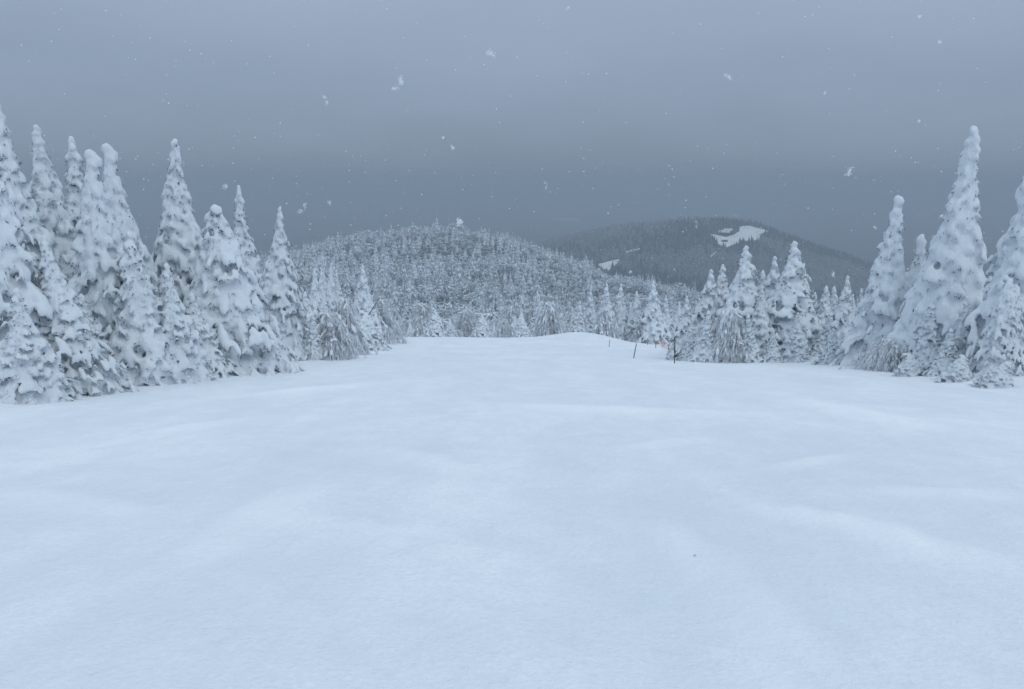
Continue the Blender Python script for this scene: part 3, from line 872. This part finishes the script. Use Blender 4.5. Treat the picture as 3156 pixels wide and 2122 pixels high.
# keep the brow row readable: low plants in front of it
order = np.argsort(y)
cntS = cntW = 0
stuffS = []; stuffW = []
for i in order:
    if is_wood[i]:
        if cntW < 290:
            cntW += 1
            m = MSH[i % 3]
            r = link('frosted_hardwood', None); r.location = (x[i], y[i], gz[i]-.2); r.rotation_euler = (0, 0, rr.uniform(0, 6.28))
            k = Hs[i]/3.2; r.scale = (k, k, k)
            tag(r, 'rounded rime-grey bare hardwood crown in the woods beyond the brow', 'tree', 'rimed hardwoods in the woods beyond the brow')
            if y[i] < 118 and i % 5 < 3:
                m = T['fat']; k = Hs[i]/6.0*.9; r.scale = (k*1.5, k*1.5, k)
                for pn in ('trunk', 'needles', 'twigs', 'snow_cover'):
                    c = link(pn, m[pn], r)
                    if pn in ('needles', 'twigs'): c['kind'] = 'stuff'
            elif y[i] < 118:
                m = SH[i % 3]; k = Hs[i]/1.9; r.scale = (k*1.1, k*1.1, k); link('crown', m['branches'], r)['kind'] = 'stuff'; link('snow_cover', m['snow_cover'], r)['kind'] = 'stuff'
            else: link('crown', m['branches'], r)['kind'] = 'stuff'
        else: stuffW.append(i)
    else:
        if cntS < 290:
            cntS += 1
            r = link('frosted_spruce', None); r.location = (x[i], y[i], gz[i]-.2); r.rotation_euler = (0, 0, rr.uniform(0, 6.28))
            k = Hs[i]/5.; r.scale = (k*1.1, k*1.1, k)
            tag(r, 'small snow-dusted spruce in the woods beyond the brow', 'tree', 'snow-dusted spruces in the woods beyond the brow')
            
            if y[i] < 150:
                m = T[('small', 'small2')[i % 2]]; k = Hs[i]/3.8; r.scale = (k, k, k)
                for pn in ('trunk', 'needles', 'twigs', 'snow_cover'):
                    c = link(pn, m[pn], r)
                    if pn in ('needles', 'twigs'): c['kind'] = 'stuff'
            else: link('trunk', TRK, r); link('crown', MS_mesh[i % 3], r)
        else: stuffS.append(i)

def merge(protos, X, Y, Z, K, KX, seed):
    r = np.random.default_rng(seed); Vs = []; Fs = []; off = 0
    which = r.integers(0, len(protos), len(X)); ang = r.uniform(0, 6.28, len(X))
    for w, (v, f) in enumerate(protos):
        I = np.where(which == w)[0]
        if not len(I): continue
        ca, sa = np.cos(ang[I])[:, None], np.sin(ang[I])[:, None]
        vx = (v[None, :, 0]*ca - v[None, :, 1]*sa)*KX[I, None] + X[I, None]
        vy = (v[None, :, 0]*sa + v[None, :, 1]*ca)*KX[I, None] + Y[I, None]
        vz = v[None, :, 2]*K[I, None] + Z[I, None]
        Vs.append(np.stack([vx, vy, vz], -1).reshape(-1, 3))
        Fs.append((f[None] + (np.arange(len(I))*len(v))[:, None, None]).reshape(-1, 3) + off)
        off += len(I)*len(v)
    return np.concatenate(Vs), np.concatenate(Fs)

ML = [mini_spruce(s, 5., R, 5, 5) for s, R in ((5, 1.3), (6, 1.05), (7, 1.5), (8, 1.2))]
I = np.array(stuffS); k = Hs[I]/5.*.98
V, F = merge(ML, x[I], y[I], gz[I]-.2, k, k*1.15, 1)
o = link('distant_spruce_wood', mesh_np('distant_spruce_wood', V, F, M_hilltree, False)); tag(o, 'mass of small snow-dusted spruces covering the wooded hill', 'wood', None, 'stuff')

def mini_wood(seed, H=3.2, R=2.0, n=30):
    r = np.random.default_rng(seed); P = []; D = []; L = []; Wd = []
    for i in range(n):
        th = r.uniform(0, 6.28); ph = r.uniform(.1, 1.45)
        rr_ = R*.75*math.sin(ph)*r.uniform(.6, 1); z = H*(.45+.5*math.cos(ph))
        P.append([math.cos(th)*rr_, math.sin(th)*rr_, z]); D.append([math.cos(th)*1., math.sin(th)*1., r.uniform(-.9, .5)])
        L.append(R*r.uniform(.3, .6)); Wd.append(R*r.uniform(.05, .1))
    for i in range(5):
        P.append([r.uniform(-.3, .3), r.uniform(-.3, .3), 0]); D.append([r.uniform(-.4, .4), r.uniform(-.4, .4), 1]); L.append(H*.9); Wd.append(.12)
    return spikes(np.array(P), np.array(D), np.array(L), np.array(Wd))
MW = [mini_wood(s) for s in (1, 2, 3, 4)]
I = np.array(stuffW); k = Hs[I]/3.2
V, F = merge(MW, x[I], y[I], gz[I]-.2, k, k, 2)
o = link('distant_hardwood', mesh_np('distant_hardwood', V, F, M_hillwood, False)); tag(o, 'mass of rime-grey bare hardwoods among the spruces on the wooded hill', 'wood', None, 'stuff')

# ------------------------------------------------------------------ the mountain with its clearings
def pip(px, py, poly):
    inside = np.zeros(len(px), bool); n = len(poly)
    for i in range(n):
        x1, y1 = poly[i]; x2, y2 = poly[(i+1) % n]
        c = ((y1 > py) != (y2 > py)) & (px < (x2-x1)*(py-y1)/(y2-y1+1e-12)+x1)
        inside ^= c
    return inside
clearing = [(2190, 722), (2215, 726), (2238, 731), (2262, 724), (2275, 714), (2278, 700), (2290, 697), (2330, 702), (2372, 712), (2348, 722), (2335, 740), (2320, 744), (2290, 742), (2270, 752), (2240, 763), (2212, 752), (2205, 738)]
gap = [(1838, 815), (1875, 806), (1911, 798), (1900, 815), (1872, 838), (1858, 828)]
strip1 = [(1926, 777), (1950, 769), (1975, 765), (1975, 768), (1952, 774), (1930, 781)]
strip2 = [(2185, 792), (2205, 776), (2209, 774), (2206, 780), (2192, 794)]
polys_w = []
for poly in (clearing, gap, strip1, strip2):
    polys_w.append([hit(a, b_, 700, 2000) for a, b_ in poly])

def field(name, pw, label):
    # a snow sheet lying 0.3 m over the land inside the outline, fan of fine triangles
    bm = bmesh.new(); vs = [bm.verts.new((a, b_, 0)) for a, b_ in pw]
    f = bm.faces.new(vs); bmesh.ops.triangulate(bm, faces=[f])
    bmesh.ops.subdivide_edges(bm, edges=bm.edges[:], cuts=9, use_grid_fill=True)
    for v in bm.verts:
        v.co.z = g1(v.co.x, v.co.y)+.6
    m = bpy.data.meshes.new(name); bm.to_mesh(m); bm.free(); m.materials.append(M_field)
    for p in m.polygons: p.use_smooth = True
    o = link(name, m); tag(o, label, None, None, 'structure'); return o
field('summit_clearing', polys_w[0], 'white open snowfield near the top of the far mountain')
field('lower_clearing', polys_w[1], 'small pale wedge of ski run low on the far mountain')
field('faint_run', polys_w[2], 'faint pale streak of ski run on the far mountain')
field('short_run', polys_w[3], 'short pale streak below the clearing')

Pm = scatter(0, -60, 1000, 860, 1600, 31, 7.7)
xm = Pm[:, 0]; ym = Pm[:, 1]; pxm = 1578+xm/ym*FOC
kp = (pxm > 1500) & (pxm < 3200)
jx = np.random.default_rng(40).normal(0, 1.5, len(Pm)); jy = np.random.default_rng(41).normal(0, 3, len(Pm))
for pw in polys_w: kp &= ~pip(xm+jx, ym+jy, pw)
Pm = Pm[kp]; xm = Pm[:, 0]; ym = Pm[:, 1]; zm = ground(xm, ym, False)
rr = np.random.default_rng(12)
wm = rr.random(len(Pm)) < np.clip(.5+vnoise(xm/150, ym/110, 91)*3.0+vnoise(xm/40, ym/60, 92)*.8, .03, .97)
MF = [mini_spruce(s, 5., R, 3, 2) for s, R in ((21, 1.1), (22, .9))]
I = np.where(~wm)[0]; k = rr.uniform(1.3, 2.4, len(I))
V, F = merge(MF, xm[I], ym[I], zm[I]-.5, k, k*1.5, 3)
o = link('mountain_spruce_wood', mesh_np('mountain_spruce_wood', V, F, M_fartree, False)); tag(o, 'dark spruce wood covering the far mountain', 'wood', None, 'stuff')
MW2 = [mini_wood(s, 3.2, 2.0, 9) for s in (11, 12)]
I = np.where(wm)[0]; k = rr.uniform(2.0, 3.2, len(I))
V, F = merge(MW2, xm[I], ym[I], zm[I]-.5, k, k*1.2, 4)
o = link('mountain_hardwood', mesh_np('mountain_hardwood', V, F, M_farwood, False)); tag(o, 'grey bare hardwood covering the far mountain', 'wood', None, 'stuff')

# faint far snowfield in the valley
pw = [hit(a, b_, 1800, 5500) for a, b_ in [(1700, 674), (1740, 671), (1790, 676), (1812, 682), (1760, 682), (1715, 679)]]
bm = bmesh.new(); f = bm.faces.new([bm.verts.new((a, b_, g1(a, b_)+3)) for a, b_ in pw])
m = bpy.data.meshes.new('far_field'); bm.to_mesh(m); bm.free(); m.materials.append(M_field)
o = link('far_field', m); tag(o, 'faint far white field in the haze', None, None, 'structure')

# ------------------------------------------------------------------ simple solids
def plain(name, col, rough=.7):
    m, nt, b = new_mat(name)
    oc = nd(nt, 'ShaderNodeTexCoord').outputs['Object']
    n = noise(nt, oc, 8, 3)
    c = mixc(nt, n, tuple(v*.75 for v in col), tuple(min(1, v*1.2) for v in col))
    nt.links.new(c, b.inputs['Base Color']); b.inputs['Roughness'].default_value = rough
    return m
M_wall = plain('dark_boards', (.06, .06, .07)); M_roof = plain('snowy_roof', (.72, .76, .8)); M_win = plain('dark_glass', (.02, .025, .03), .2)
M_pole = plain('weathered_bamboo', (.16, .15, .13)); M_pole_grey = plain('grey_pole', (.17, .18, .19)); M_orange = plain('orange_net', (.62, .24, .16))
M_black = plain('black_pole', (.02, .02, .022)); M_white = plain('white_sleeve', (.75, .78, .8)); M_wood = plain('torn_wood', (.20, .065, .025)); M_dark = plain('dark_wood', (.03, .022, .018))

def box_bm(bm, x0, x1, y0, y1, z0, z1):
    vs = [bm.verts.new(p) for p in [(x0, y0, z0), (x1, y0, z0), (x1, y1, z0), (x0, y1, z0), (x0, y0, z1), (x1, y0, z1), (x1, y1, z1), (x0, y1, z1)]]
    for f in ((3, 2, 1, 0), (4, 5, 6, 7), (0, 1, 5, 4), (1, 2, 6, 5), (2, 3, 7, 6), (3, 0, 4, 7)): bm.faces.new([vs[i] for i in f])
def bm_obj(name, bm, mat, parent=None):
    m = bpy.data.meshes.new(name); bm.normal_update(); bm.to_mesh(m); bm.free(); m.materials.append(mat); return link(name, m, parent)
def box(name, mat, parent, *a):
    bm = bmesh.new(); box_bm(bm, *a); return bm_obj(name, bm, mat, parent)
def gable(name, mat, parent, x0, x1, y0, y1, z0, z1, th=.4):
    bm = bmesh.new(); ymid = (y0+y1)/2
    lo = [(x0, y0, z0), (x1, y0, z0), (x1, ymid, z1), (x0, ymid, z1), (x1, y1, z0), (x0, y1, z0)]
    a = [bm.verts.new(p) for p in lo]; b_ = [bm.verts.new((p[0], p[1], p[2]+th)) for p in lo]
    for q in ((0, 1, 2, 3), (3, 2, 4, 5)):
        bm.faces.new([b_[i] for i in q]); bm.faces.new([a[i] for i in q[::-1]])
    for i, j in ((0, 1), (1, 2), (2, 4), (4, 5), (5, 3), (3, 0)): bm.faces.new([a[i], a[j], b_[j], b_[i]])
    return bm_obj(name, bm, mat, parent)

# shed on the clearing
x, y = hit(2233, 745, 900, 2000)
sh = link('shed', None); sh.location = (x, y, g1(x, y)+.6); tag(sh, 'dark low shed standing alone on the white mountain clearing', 'shed')
box('wall', M_wall, sh, -4, 4, -2.5, 2.5, -1, 2.6)
gable('roof', M_roof, sh, -4.5, 4.5, -3.1, 3.1, 2.6, 3.6, .35)
for i in range(3):
    w = box('window', M_win, sh, -3+2.4*i, -1.9+2.4*i, -2.56, -2.503, 1.0, 1.9)
# lodge at the wood's edge above it
x, y = hit(2238, 729, 900, 2000)
lg = link('lodge', None); lg.location = (x, y+8, g1(x, y+8)+.4); lg.rotation_euler = (0, 0, R_(-18)); tag(lg, 'grey lodge with stepped snowy roofs at the wood edge above the clearing', 'building')
box('wall', M_wall, lg, -9, 7, -4, 4, -2, 4.0)
gable('roof', M_roof, lg, -9.8, 7.8, -4.8, 4.8, 4.0, 7.2, .45)
box('upper_wall', M_wall, lg, -2, 10, 4.003, 9.0, -2, 6.5)
gable('upper_roof', M_roof, lg, -2.8, 10.8, 3.4, 9.8, 6.5, 9.6, .45)
for i in range(5):
    box('window', M_win, lg, -8+2.9*i, -6.6+2.9*i, -4.06, -4.003, 1.3, 2.7)
# posts / lift towers on the clearing
def small_post(px, py, H, label, cat_, cross=False, group=None):
    x, y = hit(px, py, 900, 2000); p = link('lift_tower' if cross else 'marker_post', None); p.location = (x, y, g1(x, y)); tag(p, label, cat_, group)
    tv, tf = tubes(np.array([[[0, 0, -.5], [0, 0, H/2], [0, 0, H]]]), np.array([.28]), np.array([.2]), 6)
    link('mast', mesh_np('mast', tv, tf, M_wall), p)
    if cross:
        box('crossarm', M_wall, p, -1.8, 1.8, -.2, .2, H-.5, H+.002)
        box('sheave', M_wall, p, -2.0, -1.4, -.6, .6, H-.9, H-.503); box('sheave', M_wall, p, 1.4, 2.0, -.6, .6, H-.9, H-.503)
small_post(2296, 703, 7, 'left lift tower on the crest of the mountain clearing', 'lift tower', True)
small_post(2306, 704, 9, 'taller right lift tower on the crest of the mountain clearing', 'lift tower', True)
for i, (a, b_) in enumerate([(2202, 732), (2208, 734), (2215, 734), (2221, 735)]):
    small_post(a, b_, 2.6, 'dark post in the row at the left end of the mountain clearing', 'post', False, 'row of posts on the mountain clearing')
for i, (a, b_) in enumerate([(2263, 731), (2268, 730), (2274, 728)]):
    small_post(a, b_, 2.4, 'dark post in the short row beside the lodge', 'post', False, 'posts beside the lodge')
small_post(2332, 718, 2.6, 'single dark post in the middle of the mountain clearing', 'post')

# dark spruces standing along the lower rim of the clearing
fm = mesh_np('crown', *mini_spruce(61, 5., 1.0, 7, 6), M_fartree, False)
for i, (a, b_, H) in enumerate([(2282, 748, 8), (2288, 747, 9), (2293, 748, 8), (2309, 747, 9), (2316, 746, 12), (2321, 747, 8), (2334, 746, 8), (2271, 755, 7), (2209, 744, 8), (2210, 752, 7)]):
    x, y = hit(a, b_, 900, 2000); r = link('dark_spruce', None); r.location = (x, y, g1(x, y)-.3); k = H/5; r.scale = (k*1.3, k*1.3, k)
    tag(r, 'dark pointed spruce on the rim of the mountain clearing', 'tree', 'dark spruces round the mountain clearing')
    link('trunk', TRK, r); link('crown', fm, r)

# ------------------------------------------------------------------ poles, net, broken wood
def pole(px0, py0, px1, py1, rad, mat, name, label, cat_, group=None, Y=None, dark_bands=False):
    """foot at the first pixel on the snow, head at the second"""
    if Y is None: x, y = hit(px0, py0)
    else: y = Y; x = x_of(px0, py0, Y)
    z = -tan_of(py0)*y if Y else g1(x, y)
    hx = x_of(px1, py1, y)-x; hz_ = -tan_of(py1)*y - z
    p = link(name, None); p.location = (x, y, z); tag(p, label, cat_, group)
    k = 6; t = np.linspace(-.06, 1, k)
    tv, tf = tubes(np.array([[[hx*a, .02*math.sin(a*3), hz_*a] for a in t]]), np.array([rad]), np.array([rad*.75]), 8)
    link('shaft', mesh_np('shaft', tv, tf, mat), p)
    bm = bmesh.new(); bmesh.ops.create_icosphere(bm, subdivisions=2, radius=rad*1.35, matrix=Matrix.Translation((hx, .003, hz_)) @ Matrix.Diagonal((1, 1, .8, 1)))
    bm_obj('snow_cap', bm, M_white, p)
    if dark_bands:
        for a in (.3, .78):
            tv, tf = tubes(np.array([[[hx*a, .02*math.sin(a*3), hz_*a], [hx*(a+.09), .02*math.sin((a+.09)*3), hz_*(a+.09)]]]), np.array([rad*1.25]), np.array([rad*1.25]), 8)
            link('sleeve', mesh_np('sleeve', tv, tf, M_pole_grey), p)
    return p
BG = 'thin bamboo marker poles by the orange net'
pole(1877, 1068, 1880, 1044, .016, M_pole, 'bamboo_pole', 'short thin bamboo pole farthest left at the brow', 'pole', BG)
pole(1953, 1104, 1962, 1057, .020, M_pole, 'bamboo_pole', 'longest bamboo pole, leaning right, alone on the snow', 'pole', BG)
pole(1996, 1062, 1996, 1040, .016, M_pole, 'bamboo_pole', 'thin bamboo pole at the left end of the orange net', 'pole', BG)
pole(2021, 1072, 2022, 1050, .016, M_pole, 'bamboo_pole', 'thin bamboo pole at the middle of the orange net', 'pole', BG)
pole(2061, 1093, 2061, 1066, .016, M_pole, 'bamboo_pole', 'thin bamboo pole at the right end of the orange net', 'pole', BG)
pole(2079, 1119, 2080, 1035, .016, M_black, 'marker_pole', 'tall dark marker pole at the left foot of the right-hand clump', 'pole', dark_bands=True)
pole(1110, 1012, 1171, 915, .032, M_pole_grey, 'leaning_pole', 'long grey pole leaning right out of the shrubs on the left', 'pole', Y=41.0)

# orange net: cords and mesh of cells, sagging, half drifted over
pa = [hit(a, b_) for a, b_ in [(1994, 1049), (2008, 1052), (2022, 1060), (2040, 1066), (2058, 1075), (2074, 1082)]]
pts = []
for (x0, y0), (x1, y1) in zip(pa[:-1], pa[1:]):
    for t in np.linspace(0, 1, 6, endpoint=False): pts.append((x0+(x1-x0)*t, y0+(y1-y0)*t))
pts = np.array(pts); n = len(pts); gzn = ground(pts[:, 0], pts[:, 1], False)
net = link('safety_net', None); net.location = (0, 0, 0); tag(net, 'low orange safety net sagging along the right edge of the slope by the brow', 'net')
rn = np.random.default_rng(2)
hh = .20+.06*np.sin(np.arange(n)*.9)+rn.uniform(-.05, .05, n)
rows = [np.stack([pts[:, 0], pts[:, 1]+rn.uniform(-.04, .04, n), gzn+hh*f_ - .02], -1) for f_ in (.1, .4, .7, 1.)]
tv, tf = tubes(np.array([rows[-1]]), np.array([.016]), np.array([.016]), 5); link('top_cord', mesh_np('top_cord', tv, tf, M_orange), net)
pp = []
for i in range(n-1):
    for a in range(3):
        pp.append([rows[a][i], (rows[a][i]+rows[a+1][i+1])/2, rows[a+1][i+1]]); pp.append([rows[a+1][i], (rows[a+1][i]+rows[a][i+1])/2, rows[a][i+1]])
tv, tf = tubes(np.array(pp), np.full(len(pp), .004), np.full(len(pp), .004), 3); o = link('mesh_cells', mesh_np('mesh_cells', tv, tf, M_orange), net); tag(o, kind='stuff')

# broken branch with reddish torn wood, and the dark snapped log
def stick(name, p0, p1, Y, r, mat, label, cat_, bend=.05):
    A = Vector((x_of(p0[0], p0[1], Y), Y, -tan_of(p0[1])*Y)); B = Vector((x_of(p1[0], p1[1], Y), Y-.1, -tan_of(p1[1])*Y))
    d = B-A; t = np.linspace(0, 1, 7)
    tv, tf = tubes(np.array([[[d.x*a, d.y*a, d.z*a+bend*math.sin(a*3.1)] for a in t]]), np.array([r]), np.array([r*.6]), 7)
    o = link(name, None); o.location = A; tag(o, label, cat_)
    link('stem', mesh_np('stem', tv, tf, mat), o)
    C = np.array([[d.x*a, d.y*a, d.z*a+bend*math.sin(a*3.1)+r*.9] for a in (.15, .35, .55, .75)])
    D = np.tile([d.x, d.y, d.z], (4, 1))
    link('snow_cover', fuse(*blob_arrays(C, D, np.full(4, d.length*.16), np.full(4, r*.9), np.full(4, r*.8)), .010, M_snow, 0), o)
    tv, tf = tubes(np.array([[[d.x*.5, d.y*.5, d.z*.5], [d.x*.6+.06, d.y*.5-.05, d.z*.6-.12], [d.x*.65+.08, d.y*.5-.08, d.z*.65-.25]]]), np.array([r*.4]), np.array([r*.2]), 5)
    link('side_twig', mesh_np('side_twig', tv, tf, M_dark), o)
x, yb = hit(930, 1100)
stick('broken_branch', (922, 1052), (942, 1032), yb-.6, .05, M_wood, 'snapped branch with reddish torn wood sticking up beside the snow-capped sapling', 'branch', .01)
x, yb = hit(545, 1122)
stick('fallen_log', (535, 1090), (588, 1087), yb-.4, .045, M_dark, 'dark snapped log poking out level under the left spruces', 'log', .02)
x, yb = hit(400, 1165)
# dark speck: a bit of twig lying on the piste
x, y = hit(2141, 1724)
tv, tf = tubes(np.array([[[-.012, .01, .006], [0, 0, .012], [.012, -.012, .005]], [[0, 0, .012], [.004, .012, .016], [.006, .02, .018]]]), np.array([.0035, .0025]), np.array([.002, .001]), 5)
o = link('twig', mesh_np('twig', tv, tf, M_dark)); o.scale = (.6, .6, .6); o.location = (x, y, float(ground(np.array([x]), np.array([y]))[0])); tag(o, 'tiny dark twig lying on the bare foreground snow', 'twig')

# ------------------------------------------------------------------ falling snow
M_flake, nt, b = new_mat('snowflake'); b.inputs['Base Color'].default_value = (.9, .93, .97, 1)
def flake(seed, n=80):
    r = np.random.default_rng(seed); cs = r.normal(0, 1, (4, 3))*np.array([.5, .28, .3])
    P = cs[r.integers(0, 4, n)] + r.normal(0, .26, (n, 3)); D = r.normal(0, 1, (n, 3))
    return spikes(P, D, r.uniform(.2, .5, n), r.uniform(.03, .08, n))
FK = [flake(s) for s in range(5)]
FKm = [mesh_np('snowflake', v, f, M_flake, False) for v, f in FK]
big_f = [(1512, 164, 11, 3.2), (1235, 250, 11, 3.4), (1213, 272, 7, 4), (1006, 310, 7, 4), (1395, 453, 7, 4.2), (1417, 683, 13, 2.8), (2615, 531, 11, 3.3), (2250, 240, 8, 3.6), (930, 645, 8, 4), (693, 575, 7, 4.5), (1366, 423, 5, 5), (2542, 286, 5, 5), (2834, 50, 6, 4), (1682, 573, 5, 5), (1014, 622, 5, 5), (2696, 700, 5, 5), (2569, 846, 7, 4.5), (2832, 372, 5, 5), (2145, 693, 5, 6), (1750, 25, 5, 5), (1943, 837, 5, 5), (2897, 128, 6, 4)]
FLAB = ['large loose flake high in the middle of the sky', 'large paired flake upper left of centre', 'round flake just below the large pair', 'fuzzy flake left of the paired ones', "bright round flake above the wooded hill's left part", 'largest oval flake hovering right above the wooded hill', 'star-like flake above the twin-topped spruce', 'flake high over the far mountain, right of the middle flake', 'oval flake left above the wooded hill', 'flake just above the thin-spired left spruce', 'small flake next to the bright round one', 'small flake high above the twin-topped spruce', 'flake in the upper right corner of the sky', 'small flake above the faint white field', 'small flake above the left end of the wooded hill', 'small flake left of the tallest right spruce', 'flat flake above the slim knobbly spruce', 'small flake high above the tallest right spruce', 'bright flake before the far mountain left of its clearing', 'small flake at the very top near the middle', 'small flake before the lower pale wedge', 'faint flake at the upper right beside the corner one']
for i, (a, b_, s_, Y) in enumerate(big_f):
    o = link('snowflake', FKm[i % 5]); o.location = (x_of(a, b_, Y), Y, -tan_of(b_)*Y)
    k = 1.35*s_*Y/FOC; o.scale = (k, k, k); o.rotation_euler = (i*.7, i*1.3, i*.4)
    tag(o, 'drifting white snow clump: ' + FLAB[i], 'snowflake', 'large drifting snowflakes')
rf = np.random.default_rng(77)
nf = 1500
Yf = 5+95*rf.random(nf)**1.1
pxf = rf.uniform(-100, 3250, nf); pyf = rf.uniform(-60, 1080, nf)
pyf = np.where(rf.random(nf) < .5, rf.uniform(450, 950, nf), pyf)
Xf = np.array([x_of(a, b_, c_) for a, b_, c_ in zip(pxf, pyf, Yf)]); Zf = np.array([-tan_of(b_)*c_ for b_, c_ in zip(pyf, Yf)])
ok = Zf > ground(Xf, Yf, False)+.3
Xf, Yf, Zf = Xf[ok], Yf[ok], Zf[ok]
sz = rf.uniform(.0035, .0095, len(Xf))*np.clip(Yf/9, .7, 4.2)
tet = (np.array([[1, 0, -.4], [-.6, .8, -.3], [-.5, -.8, -.2], [0, .1, .9]]), np.array([[0, 1, 3], [1, 2, 3], [2, 0, 3], [0, 2, 1]]))
V, F = merge([tet], Xf, Yf, Zf, sz, sz, 5)
o = link('falling_snow', mesh_np('falling_snow', V, F, M_flake, False)); tag(o, 'fine snow falling through the air', None, None, 'stuff')
